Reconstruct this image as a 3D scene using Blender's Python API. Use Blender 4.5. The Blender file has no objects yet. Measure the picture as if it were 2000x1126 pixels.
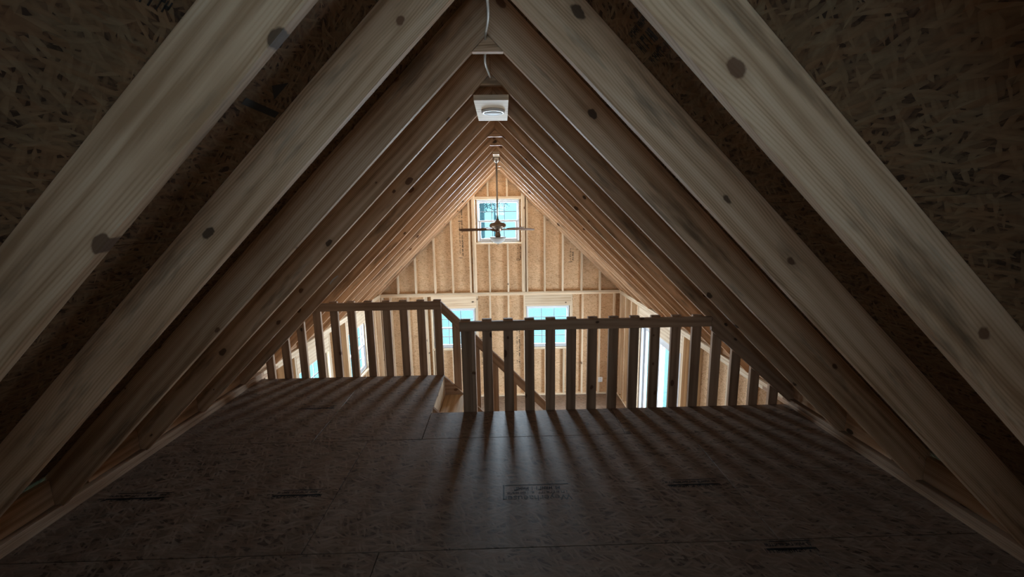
import bpy, bmesh, math, random
from mathutils import Matrix, Vector
random.seed(7)
scene = bpy.context.scene
COL = scene.collection

# ------------------------------------------------------------------ camera
cam_d = bpy.data.cameras.new('camera'); cam = bpy.data.objects.new('camera', cam_d); COL.objects.link(cam)
cam_d.sensor_fit = 'HORIZONTAL'; cam_d.sensor_width = 36.0; cam_d.lens = 830.09 / 2000 * 36.0
cam_d.clip_start = 0.02; cam_d.clip_end = 300
_R = Vector((0.99960281, -0.02366706, -0.01530025)); _U = Vector((0.01915582, 0.17238554, 0.98484328)); _F = Vector((0.0206708, 0.98474519, -0.17277043))
cam.matrix_world = Matrix(((_R.x, _U.x, -_F.x, 0.0567), (_R.y, _U.y, -_F.y, 0.0), (_R.z, _U.z, -_F.z, 1.87), (0, 0, 0, 1)))
scene.camera = cam

# ------------------------------------------------------------------ world: overcast sky
SKY = (0.40, 0.86, 1.0); SKY_STRENGTH = 2.7
world = bpy.data.worlds.new('overcast_sky'); scene.world = world; world.use_nodes = True
wn, wl = world.node_tree.nodes, world.node_tree.links
wn.clear()
w_out = wn.new('ShaderNodeOutputWorld'); w_bg = wn.new('ShaderNodeBackground'); w_tc = wn.new('ShaderNodeTexCoord')
w_sep = wn.new('ShaderNodeSeparateXYZ'); w_mr = wn.new('ShaderNodeMapRange')
w_mr.inputs['From Min'].default_value = 0.0; w_mr.inputs['From Max'].default_value = 1.0
w_mr.inputs['To Min'].default_value = 0.6 * SKY_STRENGTH; w_mr.inputs['To Max'].default_value = SKY_STRENGTH   # overcast: brighter overhead
wl.new(w_tc.outputs['Generated'], w_sep.inputs[0]); wl.new(w_sep.outputs['Z'], w_mr.inputs['Value'])
wl.new(w_mr.outputs[0], w_bg.inputs['Strength']); w_bg.inputs['Color'].default_value = (*SKY, 1)
wl.new(w_bg.outputs[0], w_out.inputs[0])

# ------------------------------------------------------------------ daylight: one area light in each window opening
def daylight(loc, direction, w, h, watts, colour):
    d = bpy.data.lights.new('window_daylight', 'AREA'); d.shape = 'RECTANGLE'; d.size = w; d.size_y = h; d.energy = watts; d.color = colour
    o = bpy.data.objects.new('window_daylight', d); COL.objects.link(o)
    z = -Vector(direction); y = Vector((0, 0, 1)); x = y.cross(z); m = Matrix.Identity(4)
    for i in range(3): m[i][0] = x[i]; m[i][1] = y[i]; m[i][2] = z[i]; m[i][3] = loc[i]
    o.matrix_world = m
DAY = (0.92, 0.95, 1.0); K = 1.0
daylight((-0.02, 9.27, 1.73), (0, -1, 0), 0.80, 0.78, 215 * K, (0.76, 0.87, 1.0))          # small gable window
daylight((-1.03, 9.27, -0.60), (0, -1, 0), 0.82, 0.80, 50 * K, DAY)         # low far windows
daylight((1.03, 9.27, -0.60), (0, -1, 0), 0.84, 0.82, 50 * K, DAY)
daylight((-2.78, 7.55, -0.59), (1, 0, 0), 0.82, 0.82, 50 * K, DAY)          # left wall windows
daylight((-2.78, 5.76, -0.59), (1, 0, 0), 0.82, 0.82, 50 * K, DAY)
daylight((2.80, 6.755, -1.165), (-1, 0, 0), 1.60, 1.80, 170 * K, DAY)       # patio door
daylight((-0.02, -0.63, 2.08), (0, 1, 0), 0.48, 0.56, 14 * K, (0.60, 0.81, 1.0))   # near gable window

# ------------------------------------------------------------------ exposure
vs = scene.view_settings
vs.view_transform = 'Standard'; vs.look = 'None'; vs.gamma = 1.0; vs.use_curve_mapping = False
vs.exposure = 0.0
cy = scene.cycles
cy.use_denoising = True; cy.use_adaptive_sampling = True; cy.adaptive_threshold = 0.06
cy.max_bounces = 7; cy.diffuse_bounces = 5; cy.glossy_bounces = 2; cy.transparent_max_bounces = 12
cy.sample_clamp_indirect = 6.0; cy.caustics_reflective = False; cy.caustics_refractive = False

# ------------------------------------------------------------------ dimensions (metres)
SL = 0.9906; ANG = math.atan(SL); CA, SA = math.cos(ANG), math.sin(ANG)
APEX = 2.766; RD = 0.184; RT = 0.038
RY = lambda k: 1.1185 + (k - 1) * 0.6096           # near face of rafter pair k
WX = 2.60                                          # inner stud face of the side walls
PT = 0.20                                          # top of the wall plates
ZF = -2.20                                         # main floor
YW = 9.085                                         # stud face of the far gable wall
YN = -0.45                                         # stud face of the near gable wall
SD = 0.089                                         # stud depth
YR, YL = 3.556, 4.467                              # loft deck edges
ZL = 0.137                                         # loft deck
def roof_z(x, off=0.0): return APEX + off / CA - SL * abs(x)   # underside of rafters (+ perpendicular offset)

# ------------------------------------------------------------------ materials
def new_mat(name):
    m = bpy.data.materials.new(name); m.use_nodes = True
    n, l = m.node_tree.nodes, m.node_tree.links
    n.clear()
    o = n.new('ShaderNodeOutputMaterial'); b = n.new('ShaderNodeBsdfPrincipled')
    l.new(b.outputs[0], o.inputs[0])
    return m, n, l, b
def math_node(n, l, op, a, b=None, c=None, clamp=False):
    x = n.new('ShaderNodeMath'); x.operation = op; x.use_clamp = clamp
    for i, v in enumerate((a, b, c)):
        if v is None: continue
        if isinstance(v, (int, float)): x.inputs[i].default_value = v
        else: l.new(v, x.inputs[i])
    return x.outputs[0]
def mixc(n, l, f, a, b, mode='MIX'):
    x = n.new('ShaderNodeMix'); x.data_type = 'RGBA'; x.blend_type = mode
    for s, v in ((x.inputs[0], f), (x.inputs[6], a), (x.inputs[7], b)):
        if isinstance(v, (int, float)): s.default_value = v
        elif isinstance(v, tuple): s.default_value = (*v, 1)
        else: l.new(v, s)
    return x.outputs[2]
def local_coords(n, l, spread=(11.3, 4.7, 6.1)):
    tc = n.new('ShaderNodeTexCoord'); oi = n.new('ShaderNodeObjectInfo'); v = n.new('ShaderNodeVectorMath'); v.operation = 'SCALE'
    v.inputs[0].default_value = spread; l.new(oi.outputs['Random'], v.inputs['Scale'])
    a = n.new('ShaderNodeVectorMath'); a.operation = 'ADD'
    l.new(tc.outputs['Object'], a.inputs[0]); l.new(v.outputs[0], a.inputs[1])
    return a.outputs[0], oi
def mapped(n, l, v, scale, rot=(0, 0, 0), loc=(0, 0, 0)):
    m = n.new('ShaderNodeMapping'); m.inputs['Scale'].default_value = scale; m.inputs['Rotation'].default_value = rot; m.inputs['Location'].default_value = loc
    l.new(v, m.inputs['Vector']); return m.outputs[0]
def ramp(n, l, f, stops):
    r = n.new('ShaderNodeValToRGB'); e = r.color_ramp.elements
    while len(e) < len(stops): e.new(0.5)
    for i, (p, c) in enumerate(stops): e[i].position = p; e[i].color = (*c, 1)
    l.new(f, r.inputs[0]); return r.outputs[0]

def wood(name, light, mid, dark, knots=0.5, rough=0.62, stain=0.0):
    """sawn softwood: local x runs along the board, z across its wide face"""
    m, n, l, b = new_mat(name)
    v, oi = local_coords(n, l)
    w = n.new('ShaderNodeTexWave'); w.wave_type = 'RINGS'; w.rings_direction = 'X'
    w.inputs['Scale'].default_value = 7; w.inputs['Distortion'].default_value = 12; w.inputs['Detail'].default_value = 3; w.inputs['Detail Scale'].default_value = 0.5
    l.new(mapped(n, l, v, (0.10, 1, 1)), w.inputs['Vector'])
    s = n.new('ShaderNodeTexNoise'); s.inputs['Scale'].default_value = 1; s.inputs['Detail'].default_value = 6; s.inputs['Roughness'].default_value = 0.62
    l.new(mapped(n, l, v, (0.55, 26, 26)), s.inputs['Vector'])
    lo = n.new('ShaderNodeTexNoise'); lo.inputs['Scale'].default_value = 1; lo.inputs['Detail'].default_value = 3
    l.new(mapped(n, l, v, (1.7, 6, 6)), lo.inputs['Vector'])
    # fine growth lines that wander along the board and fade in and out
    wn_ = n.new('ShaderNodeTexNoise'); wn_.inputs['Scale'].default_value = 1; wn_.inputs['Detail'].default_value = 2; l.new(mapped(n, l, v, (0.8, 3, 3), loc=(7, 2, 5)), wn_.inputs['Vector'])
    sx = n.new('ShaderNodeSeparateXYZ'); l.new(v, sx.inputs[0])
    ph = math_node(n, l, 'MULTIPLY_ADD', wn_.outputs['Fac'], 0.16, sx.outputs['Z'])
    ph = math_node(n, l, 'MULTIPLY_ADD', sx.outputs['Y'], 0.7, ph)
    lines = math_node(n, l, 'MULTIPLY_ADD', math_node(n, l, 'SINE', math_node(n, l, 'MULTIPLY', ph, 620.0)), 0.5, 0.5)
    lines = math_node(n, l, 'POWER', lines, 1.8)
    fade = math_node(n, l, 'MULTIPLY', math_node(n, l, 'SUBTRACT', lo.outputs['Fac'], 0.30, clamp=True), 0.42, clamp=True)
    f = math_node(n, l, 'SUBTRACT', math_node(n, l, 'MULTIPLY_ADD', w.outputs['Fac'], 0.12, math_node(n, l, 'MULTIPLY_ADD', s.outputs['Fac'], 0.50, math_node(n, l, 'MULTIPLY', lo.outputs['Fac'], 0.54))), math_node(n, l, 'MULTIPLY', lines, fade))
    col = ramp(n, l, f, [(0.40, dark), (0.55, mid), (0.72, light)])
    # board to board tone
    tone = math_node(n, l, 'MULTIPLY_ADD', math_node(n, l, 'FRACT', math_node(n, l, 'MULTIPLY', oi.outputs['Random'], 7.31)), 0.30, 0.84)
    hs = n.new('ShaderNodeHueSaturation'); l.new(tone, hs.inputs['Value']); l.new(col, hs.inputs['Color']); col = hs.outputs[0]
    if stain:
        st = n.new('ShaderNodeTexNoise'); st.inputs['Scale'].default_value = 1; st.inputs['Detail'].default_value = 4; st.inputs['Roughness'].default_value = 0.7
        l.new(mapped(n, l, v, (1.3, 9, 9), loc=(3, 1, 2)), st.inputs['Vector'])
        col = mixc(n, l, math_node(n, l, 'MULTIPLY', ramp(n, l, st.outputs['Fac'], [(0.54, (0, 0, 0)), (0.68, (1, 1, 1))]), stain), col, (0.085, 0.065, 0.045))
    # knots: run through the thickness, so only x and z matter
    sp = n.new('ShaderNodeSeparateXYZ'); l.new(v, sp.inputs[0]); cb = n.new('ShaderNodeCombineXYZ')
    l.new(math_node(n, l, 'MULTIPLY', sp.outputs['X'], 0.62), cb.inputs[0]); l.new(sp.outputs['Z'], cb.inputs[1])
    vo = n.new('ShaderNodeTexVoronoi'); vo.voronoi_dimensions = '2D'; vo.inputs['Scale'].default_value = 4.6; l.new(cb.outputs[0], vo.inputs['Vector'])
    vs_ = n.new('ShaderNodeSeparateColor'); l.new(vo.outputs['Color'], vs_.inputs[0])
    wob = n.new('ShaderNodeTexNoise'); wob.inputs['Scale'].default_value = 26; wob.inputs['Detail'].default_value = 3; l.new(v, wob.inputs['Vector'])
    d = math_node(n, l, 'MULTIPLY_ADD', wob.outputs['Fac'], 0.10, math_node(n, l, 'SUBTRACT', vo.outputs['Distance'], 0.05))
    rad = math_node(n, l, 'MULTIPLY_ADD', vs_.outputs[0], 0.10, 0.018)
    on = math_node(n, l, 'LESS_THAN', vs_.outputs[1], knots)
    core = math_node(n, l, 'MULTIPLY', on, math_node(n, l, 'MULTIPLY', math_node(n, l, 'SUBTRACT', rad, d), 45, clamp=True), clamp=True)
    halo = math_node(n, l, 'MULTIPLY', on, math_node(n, l, 'MULTIPLY', math_node(n, l, 'SUBTRACT', math_node(n, l, 'MULTIPLY', rad, 2.1), d), 9, clamp=True), clamp=True)
    col = mixc(n, l, math_node(n, l, 'MULTIPLY', halo, 0.35), col, dark)
    col = mixc(n, l, math_node(n, l, 'MULTIPLY', core, 0.85), col, ramp(n, l, vs_.outputs[2], [(0.2, (0.05, 0.03, 0.02)), (0.9, (0.17, 0.075, 0.04))]))
    l.new(col, b.inputs['Base Color']); b.inputs['Roughness'].default_value = rough; b.inputs['Specular IOR Level'].default_value = 0.12
    bp = n.new('ShaderNodeBump'); bp.inputs['Strength'].default_value = 0.12; bp.inputs['Distance'].default_value = 0.003
    l.new(f, bp.inputs['Height']); l.new(bp.outputs[0], b.inputs['Normal'])
    return m

def osb(name, c0, c1, c2, c3, rough=0.7, size=1.0, spec=0.2, red=0.1):
    """oriented strand board: local x/z is the face"""
    m, n, l, b = new_mat(name)
    v, oi = local_coords(n, l)
    sp = n.new('ShaderNodeSeparateXYZ'); l.new(v, sp.inputs[0]); cb = n.new('ShaderNodeCombineXYZ'); l.new(sp.outputs['X'], cb.inputs[0]); l.new(sp.outputs['Z'], cb.inputs[1])
    wob = n.new('ShaderNodeTexNoise'); wob.inputs['Scale'].default_value = 9; wob.inputs['Detail'].default_value = 2; l.new(cb.outputs[0], wob.inputs['Vector'])
    wv = n.new('ShaderNodeVectorMath'); wv.operation = 'MULTIPLY_ADD'; wv.inputs[1].default_value = (0.014, 0.014, 0); l.new(wob.outputs['Color'], wv.inputs[0]); l.new(cb.outputs[0], wv.inputs[2])
    best = None; dist = None
    for i, (a, sx, sy) in enumerate(((0.10, 9, 52), (0.55, 11, 60), (-0.42, 10, 48), (1.2, 13, 56))):
        vo = n.new('ShaderNodeTexVoronoi'); vo.voronoi_dimensions = '2D'; vo.inputs['Scale'].default_value = 1
        r = mapped(n, l, wv.outputs[0], (1, 1, 1), rot=(0, 0, a))
        l.new(mapped(n, l, r, (sx / size, sy / size, 1), loc=(i * 3.1, i * 5.7, 0)), vo.inputs['Vector'])
        s = n.new('ShaderNodeSeparateColor'); l.new(vo.outputs['Color'], s.inputs[0])
        val = math_node(n, l, 'MULTIPLY_ADD', vo.outputs['Distance'], -0.22, s.outputs[0])
        best = val if best is None else math_node(n, l, 'MAXIMUM', best, val)
        if i == 0: hue = s.outputs[1]
    fine = n.new('ShaderNodeTexNoise'); fine.inputs['Scale'].default_value = 1; fine.inputs['Detail'].default_value = 4; l.new(mapped(n, l, cb.outputs[0], (30, 110, 1)), fine.inputs['Vector'])
    f = math_node(n, l, 'MULTIPLY_ADD', fine.outputs['Fac'], 0.30, math_node(n, l, 'MULTIPLY_ADD', best, 0.95, -0.13))
    col = ramp(n, l, f, [(0.30, c0), (0.52, c1), (0.74, c2), (0.96, c3)])
    col = mixc(n, l, math_node(n, l, 'MULTIPLY', hue, red), col, (1.0, 0.72, 0.58), 'MULTIPLY')
    lo = n.new('ShaderNodeTexNoise'); lo.inputs['Scale'].default_value = 2.3; lo.inputs['Detail'].default_value = 3; l.new(cb.outputs[0], lo.inputs['Vector'])
    hs = n.new('ShaderNodeHueSaturation'); l.new(math_node(n, l, 'MULTIPLY_ADD', lo.outputs['Fac'], 0.5, 0.75), hs.inputs['Value']); l.new(col, hs.inputs['Color'])
    l.new(hs.outputs[0], b.inputs['Base Color']); b.inputs['Roughness'].default_value = rough; b.inputs['Specular IOR Level'].default_value = spec
    bp = n.new('ShaderNodeBump'); bp.inputs['Strength'].default_value = 0.25; bp.inputs['Distance'].default_value = 0.003
    l.new(f, bp.inputs['Height']); l.new(bp.outputs[0], b.inputs['Normal'])
    return m

def plain(name, c, rough=0.5, metal=0.0, spec=0.4, var=0.06):
    m, n, l, b = new_mat(name)
    tc = n.new('ShaderNodeTexCoord'); no = n.new('ShaderNodeTexNoise'); no.inputs['Scale'].default_value = 14; no.inputs['Detail'].default_value = 3
    l.new(tc.outputs['Object'], no.inputs['Vector'])
    l.new(ramp(n, l, no.outputs['Fac'], [(0.3, tuple(x * (1 - var) for x in c)), (0.7, tuple(min(1, x * (1 + var)) for x in c))]), b.inputs['Base Color'])
    b.inputs['Roughness'].default_value = rough; b.inputs['Metallic'].default_value = metal; b.inputs['Specular IOR Level'].default_value = spec
    return m

def glass_mat():
    m, n, l, b = new_mat('window_glass'); n.remove(b)
    o = next(x for x in n if x.type == 'OUTPUT_MATERIAL')
    t = n.new('ShaderNodeBsdfTransparent'); t.inputs[0].default_value = (0.93, 0.97, 0.98, 1)
    g = n.new('ShaderNodeBsdfGlossy'); g.inputs['Roughness'].default_value = 0.02
    lw = n.new('ShaderNodeLayerWeight'); lw.inputs[0].default_value = 0.5
    p5 = math_node(n, l, 'POWER', lw.outputs['Facing'], 5.0)
    mx = n.new('ShaderNodeMixShader'); l.new(math_node(n, l, 'MULTIPLY_ADD', p5, 0.45, 0.03), mx.inputs[0]); l.new(t.outputs[0], mx.inputs[1]); l.new(g.outputs[0], mx.inputs[2]); l.new(mx.outputs[0], o.inputs[0])
    return m

M = {
    'rafter': wood('pine_rafter', (0.78, 0.565, 0.39), (0.66, 0.43, 0.27), (0.42, 0.245, 0.135), 0.42, stain=0.6),
    'stud': wood('spruce_stud', (0.88, 0.76, 0.60), (0.80, 0.66, 0.49), (0.62, 0.46, 0.31), 0.30),
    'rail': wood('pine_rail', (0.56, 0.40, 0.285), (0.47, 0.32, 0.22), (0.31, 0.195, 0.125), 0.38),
    'osb_wall': osb('strand_board_wall', (0.42, 0.255, 0.14), (0.60, 0.40, 0.235), (0.68, 0.47, 0.29), (0.77, 0.57, 0.38), size=0.55),
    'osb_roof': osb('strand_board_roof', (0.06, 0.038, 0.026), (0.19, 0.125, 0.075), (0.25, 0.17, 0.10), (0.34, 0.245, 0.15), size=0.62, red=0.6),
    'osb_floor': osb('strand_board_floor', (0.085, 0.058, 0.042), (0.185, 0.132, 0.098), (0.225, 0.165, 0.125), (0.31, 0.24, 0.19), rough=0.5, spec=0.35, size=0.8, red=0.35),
    'ply': wood('plywood_edge', (0.72, 0.55, 0.36), (0.62, 0.43, 0.25), (0.46, 0.29, 0.15), 0.1),
    'felt': plain('roof_underlay', (0.05, 0.05, 0.05), 0.9),
    'wrap': plain('house_wrap', (0.6, 0.6, 0.6), 0.9),
    'vinyl': plain('white_vinyl', (0.58, 0.62, 0.68), 0.35, var=0.02),
    'grille': plain('grille_bar_grey', (0.26, 0.33, 0.40), 0.5, var=0.03),
    'white': plain('white_plastic', (0.82, 0.83, 0.84), 0.4, var=0.02),
    'dark': plain('black_hardware', (0.02, 0.02, 0.022), 0.4),
    'ink': plain('stencil_ink', (0.018, 0.018, 0.02), 0.6),
    'nickel': plain('brushed_nickel', (0.55, 0.52, 0.48), 0.28, metal=1.0),
    'bronze': plain('fan_motor_metal', (0.36, 0.29, 0.23), 0.35, metal=0.7),
    'blade': wood('fan_blade_wood', (0.20, 0.11, 0.07), (0.14, 0.075, 0.045), (0.08, 0.04, 0.025), 0.0, rough=0.4),
    'frost': plain('frosted_glass_bowl', (0.72, 0.76, 0.78), 0.65, spec=0.2, var=0.01),
    'cable': plain('cable_sheath', (0.66, 0.66, 0.62), 0.5),
    'paper': plain('paper_tag', (0.86, 0.88, 0.90), 0.7),
    'glass': glass_mat(),
    'bark': plain('tree_bark', (0.20, 0.22, 0.24), 0.9, var=0.3),
    'leaf': plain('tree_leaf', (0.13, 0.20, 0.21), 0.7, var=0.4),
    'ground': plain('leafy_ground', (0.70, 0.74, 0.74), 0.95, var=0.2),
    'deck': wood('porch_deck_board', (0.52, 0.50, 0.46), (0.44, 0.42, 0.38), (0.30, 0.28, 0.25), 0.2),
}

# ------------------------------------------------------------------ helpers
WM = {}
def link(name, data, parent=None, mw=None):
    o = bpy.data.objects.new(name, data); COL.objects.link(o)
    mw = mw or Matrix.Identity(4)
    if parent is not None:
        o.parent = parent; o.matrix_basis = WM[parent].inverted() @ mw
    else: o.matrix_basis = mw
    WM[o] = mw.copy()
    return o
def tag(o, label=None, cat=None, group=None, kind=None):
    for k, v in (('label', label), ('category', cat), ('group', group), ('kind', kind)):
        if v: o[k] = v
    return o
def thing(name, label, cat, loc=(0, 0, 0), group=None):
    return tag(link(name, None, None, Matrix.Translation(Vector(loc))), label, cat, group)
def mesh_of(bm, name, mat, smooth=False):
    me = bpy.data.meshes.new(name); bmesh.ops.recalc_face_normals(bm, faces=bm.faces)
    bm.to_mesh(me); bm.free(); me.materials.append(mat)
    if smooth:
        for p in me.polygons: p.use_smooth = True
    return me
def frame(origin, xd, zd):
    x = Vector(xd).normalized(); z = Vector(zd).normalized(); y = z.cross(x)
    m = Matrix.Identity(4)
    for i in range(3): m[i][0] = x[i]; m[i][1] = y[i]; m[i][2] = z[i]; m[i][3] = origin[i]
    return m
_cache = {}
def prism_mesh(name, pts, t, mat, bevel=0.0):
    key = (tuple((round(a, 4), round(c, 4)) for a, c in pts), round(t, 4), mat.name, bevel)
    if key in _cache: return _cache[key]
    bm = bmesh.new()
    a = [bm.verts.new((p[0], -t / 2, p[1])) for p in pts]; b = [bm.verts.new((p[0], t / 2, p[1])) for p in pts]
    bm.faces.new(a); bm.faces.new(list(reversed(b)))
    for i in range(len(pts)):
        j = (i + 1) % len(pts); bm.faces.new((a[j], a[i], b[i], b[j]))
    bmesh.ops.recalc_face_normals(bm, faces=bm.faces)
    if bevel: bmesh.ops.bevel(bm, geom=list(bm.edges), offset=bevel, segments=1, affect='EDGES', clamp_overlap=True)
    _cache[key] = mesh_of(bm, name, mat); return _cache[key]
def prism(name, pts, t, origin, xd, zd, mat, parent=None, bevel=0.0):
    return link(name, prism_mesh(name, pts, t, mat, bevel), parent, frame(origin, xd, zd))
def board(name, p0, p1, w, t, wdir, mat, parent=None, bevel=0.0025):
    """sawn board from p0 to p1 (centre line), wide dimension w along wdir, thickness t"""
    p0, p1 = Vector(p0), Vector(p1); L = (p1 - p0).length
    return prism(name, [(0, -w / 2), (L, -w / 2), (L, w / 2), (0, w / 2)], t, p0, p1 - p0, wdir, mat, parent, bevel)
def boxes(bm, lst):
    for (x0, x1, y0, y1, z0, z1) in lst:
        v = [bm.verts.new((x, y, z)) for x in (x0, x1) for y in (y0, y1) for z in (z0, z1)]
        for f in ((0, 1, 3, 2), (4, 6, 7, 5), (0, 4, 5, 1), (2, 3, 7, 6), (0, 2, 6, 4), (1, 5, 7, 3)): bm.faces.new([v[i] for i in f])
def boxobj(name, lst, mat, parent=None, mw=None, bevel=0.0):
    bm = bmesh.new(); boxes(bm, lst)
    if bevel: bmesh.ops.bevel(bm, geom=list(bm.edges), offset=bevel, segments=1, affect='EDGES', clamp_overlap=True)
    return link(name, mesh_of(bm, name, mat), parent, mw)
def lathe(name, prof, mat, parent, mw, seg=32):
    bm = bmesh.new(); rings = []
    for r, z in prof:
        rings.append([bm.verts.new((r * math.cos(2 * math.pi * i / seg), r * math.sin(2 * math.pi * i / seg), z)) for i in range(seg)])
    for a, b in zip(rings, rings[1:]):
        for i in range(seg): bm.faces.new((a[i], a[(i + 1) % seg], b[(i + 1) % seg], b[i]))
    bm.faces.new(rings[0]); bm.faces.new(rings[-1])
    bmesh.ops.remove_doubles(bm, verts=bm.verts, dist=1e-5)
    return link(name, mesh_of(bm, name, mat, True), parent, mw)
def tube(name, pts, r, mat, parent=None, seg=8, mw=None, radii=None):
    # catmull-rom through the points
    P = [Vector(p) for p in pts]; Q = []
    for i in range(len(P) - 1):
        a, b, c, d = P[max(i - 1, 0)], P[i], P[i + 1], P[min(i + 2, len(P) - 1)]
        for k in range(6):
            t = k / 6; Q.append(0.5 * ((2 * b) + (c - a) * t + (2 * a - 5 * b + 4 * c - d) * t * t + (3 * b - a - 3 * c + d) * t ** 3))
    Q.append(P[-1]); bm = bmesh.new(); rings = []
    for i, q in enumerate(Q):
        d = (Q[min(i + 1, len(Q) - 1)] - Q[max(i - 1, 0)]).normalized()
        u = d.orthogonal().normalized() if not rings else (u - d * u.dot(d)).normalized()
        v = d.cross(u); rr = r if radii is None else radii[0] + (radii[1] - radii[0]) * i / (len(Q) - 1)
        rings.append([bm.verts.new(q + (u * math.cos(2 * math.pi * k / seg) + v * math.sin(2 * math.pi * k / seg)) * rr) for k in range(seg)])
    for a, b in zip(rings, rings[1:]):
        for k in range(seg): bm.faces.new((a[k], a[(k + 1) % seg], b[(k + 1) % seg], b[k]))
    bm.faces.new(rings[0]); bm.faces.new(rings[-1])
    return link(name, mesh_of(bm, name, mat, True), parent, mw)
def sub_rect(rects, hole):
    out = []; hx0, hx1, hz0, hz1 = hole
    for (x0, x1, z0, z1) in rects:
        if hx0 >= x1 or hx1 <= x0 or hz0 >= z1 or hz1 <= z0: out.append((x0, x1, z0, z1)); continue
        if x0 < hx0: out.append((x0, hx0, z0, z1))
        if hx1 < x1: out.append((hx1, x1, z0, z1))
        a, b = max(x0, hx0), min(x1, hx1)
        if z0 < hz0: out.append((a, b, z0, hz0))
        if hz1 < z1: out.append((a, b, hz1, z1))
    return [r for r in out if r[1] - r[0] > 0.004 and r[3] - r[2] > 0.004]
def clip_roof(poly, off):
    """clip an (x, z) polygon below the two roof lines"""
    for s in (1, -1):
        fn = lambda p: APEX + off - SL * s * p[0] - p[1]
        out = []
        for i in range(len(poly)):
            a, b = poly[i], poly[(i + 1) % len(poly)]; fa, fb = fn(a), fn(b)
            if fa >= 0: out.append(a)
            if fa * fb < 0: t = fa / (fa - fb); out.append((a[0] + t * (b[0] - a[0]), a[1] + t * (b[1] - a[1])))
        poly = out
        if len(poly) < 3: return None
    return poly
def union_prisms(name, polys, t, mat, origin, xd, zd):
    bm = bmesh.new()
    for pts in polys:
        a = [bm.verts.new((p[0], -t / 2, p[1])) for p in pts]; b = [bm.verts.new((p[0], t / 2, p[1])) for p in pts]
        bm.faces.new(a); bm.faces.new(list(reversed(b)))
        for i in range(len(pts)):
            j = (i + 1) % len(pts); bm.faces.new((a[j], a[i], b[i], b[j]))
    return link(name, mesh_of(bm, name, mat), None, frame(origin, xd, zd))
rect = lambda x0, x1, z0, z1: [(x0, z0), (x1, z0), (x1, z1), (x0, z1)]

# ================================================================== STRUCTURE
# ---- roof ("ceiling" of the room): underlay skin, strand-board panels, rafter pairs
EAVE = 3.25
ceiling = None
for s in (1, -1):
    pass
bm = bmesh.new()
def roof_slab(bm, s, d0, d1, y0, y1):
    pts = [(0, APEX + d0 / CA), (s * EAVE, roof_z(EAVE, d0)), (s * EAVE, roof_z(EAVE, d1)), (0, APEX + d1 / CA)]
    a = [bm.verts.new((x, y0, z)) for x, z in pts]; b = [bm.verts.new((x, y1, z)) for x, z in pts]
    bm.faces.new(a); bm.faces.new(list(reversed(b)))
    for i in range(4): j = (i + 1) % 4; bm.faces.new((a[j], a[i], b[i], b[j]))
roof_slab(bm, 1, RD + 0.0125, RD + 0.03, YN - 0.4, YW + 0.5); roof_slab(bm, -1, RD + 0.0125, RD + 0.03, YN - 0.4, YW + 0.5)
ceiling = tag(link('ceiling', mesh_of(bm, 'ceiling', M['felt'])), 'steep pitched ceiling of bare rafters and strand board', kind='structure')
def slope_frame(s, y):   # local x down the slope, local z outward, origin at rafter apex
    return (0, y, APEX), (s * CA, 0, -SA), (s * SA, 0, CA)
for s, seams in ((1, (0.20, 1.42, 2.64, 3.86)), (-1, (0.36, 1.58, 2.80, 4.02))):
    edges = (-RD * SL, ) + seams + (EAVE / CA - 0.02,)
    for r, (a, b) in enumerate(zip(edges, edges[1:])):
        y = YN - 0.3 - (1.22 if r % 2 else 0.0)
        while y < YW + 0.3:
            y0, y1 = max(y, YN - 0.3), min(y + 2.438, YW + 0.35); y += 2.438
            if y1 - y0 < 0.05: continue
            # panel face lies in the slope plane: local x along the house, z up-slope
            o = Vector((0, 0, APEX)) + Vector((s * SA, 0, CA)) * (RD + 0.0062)
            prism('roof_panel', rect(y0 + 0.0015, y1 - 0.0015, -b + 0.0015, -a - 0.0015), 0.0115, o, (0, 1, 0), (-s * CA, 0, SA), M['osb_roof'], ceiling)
def rafter_profile():
    tail = 3.16
    W2L = lambda X, Z: (X * CA - (Z - APEX) * SA, X * SA + (Z - APEX) * CA)
    pts = [W2L(0, APEX), W2L(WX, roof_z(WX)), W2L(WX, PT + 0.001), W2L(WX + 0.108, PT + 0.001), W2L(WX + 0.108, roof_z(WX + 0.108)), W2L(tail, roof_z(tail)), W2L(tail, roof_z(tail, RD)), W2L(0.0, APEX + RD / CA)]
    return pts
RPROF = rafter_profile()
for k in range(-1, 15):
    for s in (1, -1):
        o, xd, zd = slope_frame(s, RY(k) + RT / 2 - (0.06 if k == 0 else 0.0))
        o = (s * 0.0006, o[1], o[2])
        prism('rafter', RPROF, RT, o, xd, zd, M['rafter'], ceiling, 0.003)
# triangular tie blocks let in under some rafter peaks
for k, h in ((3, 0.082), (4, 0.072), (7, 0.078), (8, 0.074), (12, 0.06), (13, 0.05)):
    hw = h / SL - 0.002
    prism('peak_block', [(-hw, 0), (hw, 0), (0, h - 0.003)], 0.036, (0, RY(k) + RT / 2, APEX - h), (1, 0, 0), (0, 0, 1), M['rafter'], ceiling, 0.0015)
# eave blocking between the rafters above the wall plates; two bays stay partly open to the eave
for s in (1, -1):
    for k in range(-1, 14):
        y0, y1 = RY(k) + RT + 0.002, RY(k + 1) - 0.002
        if k == 3: y0 += 0.17
        if s == 1 and k in (10, 11): continue
        board('eave_block', (s * (WX + 0.055), y0, PT + 0.085), (s * (WX + 0.055), y1, PT + 0.085), 0.16, 0.036, (0, 0, 1), M['rafter'], ceiling)

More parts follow.
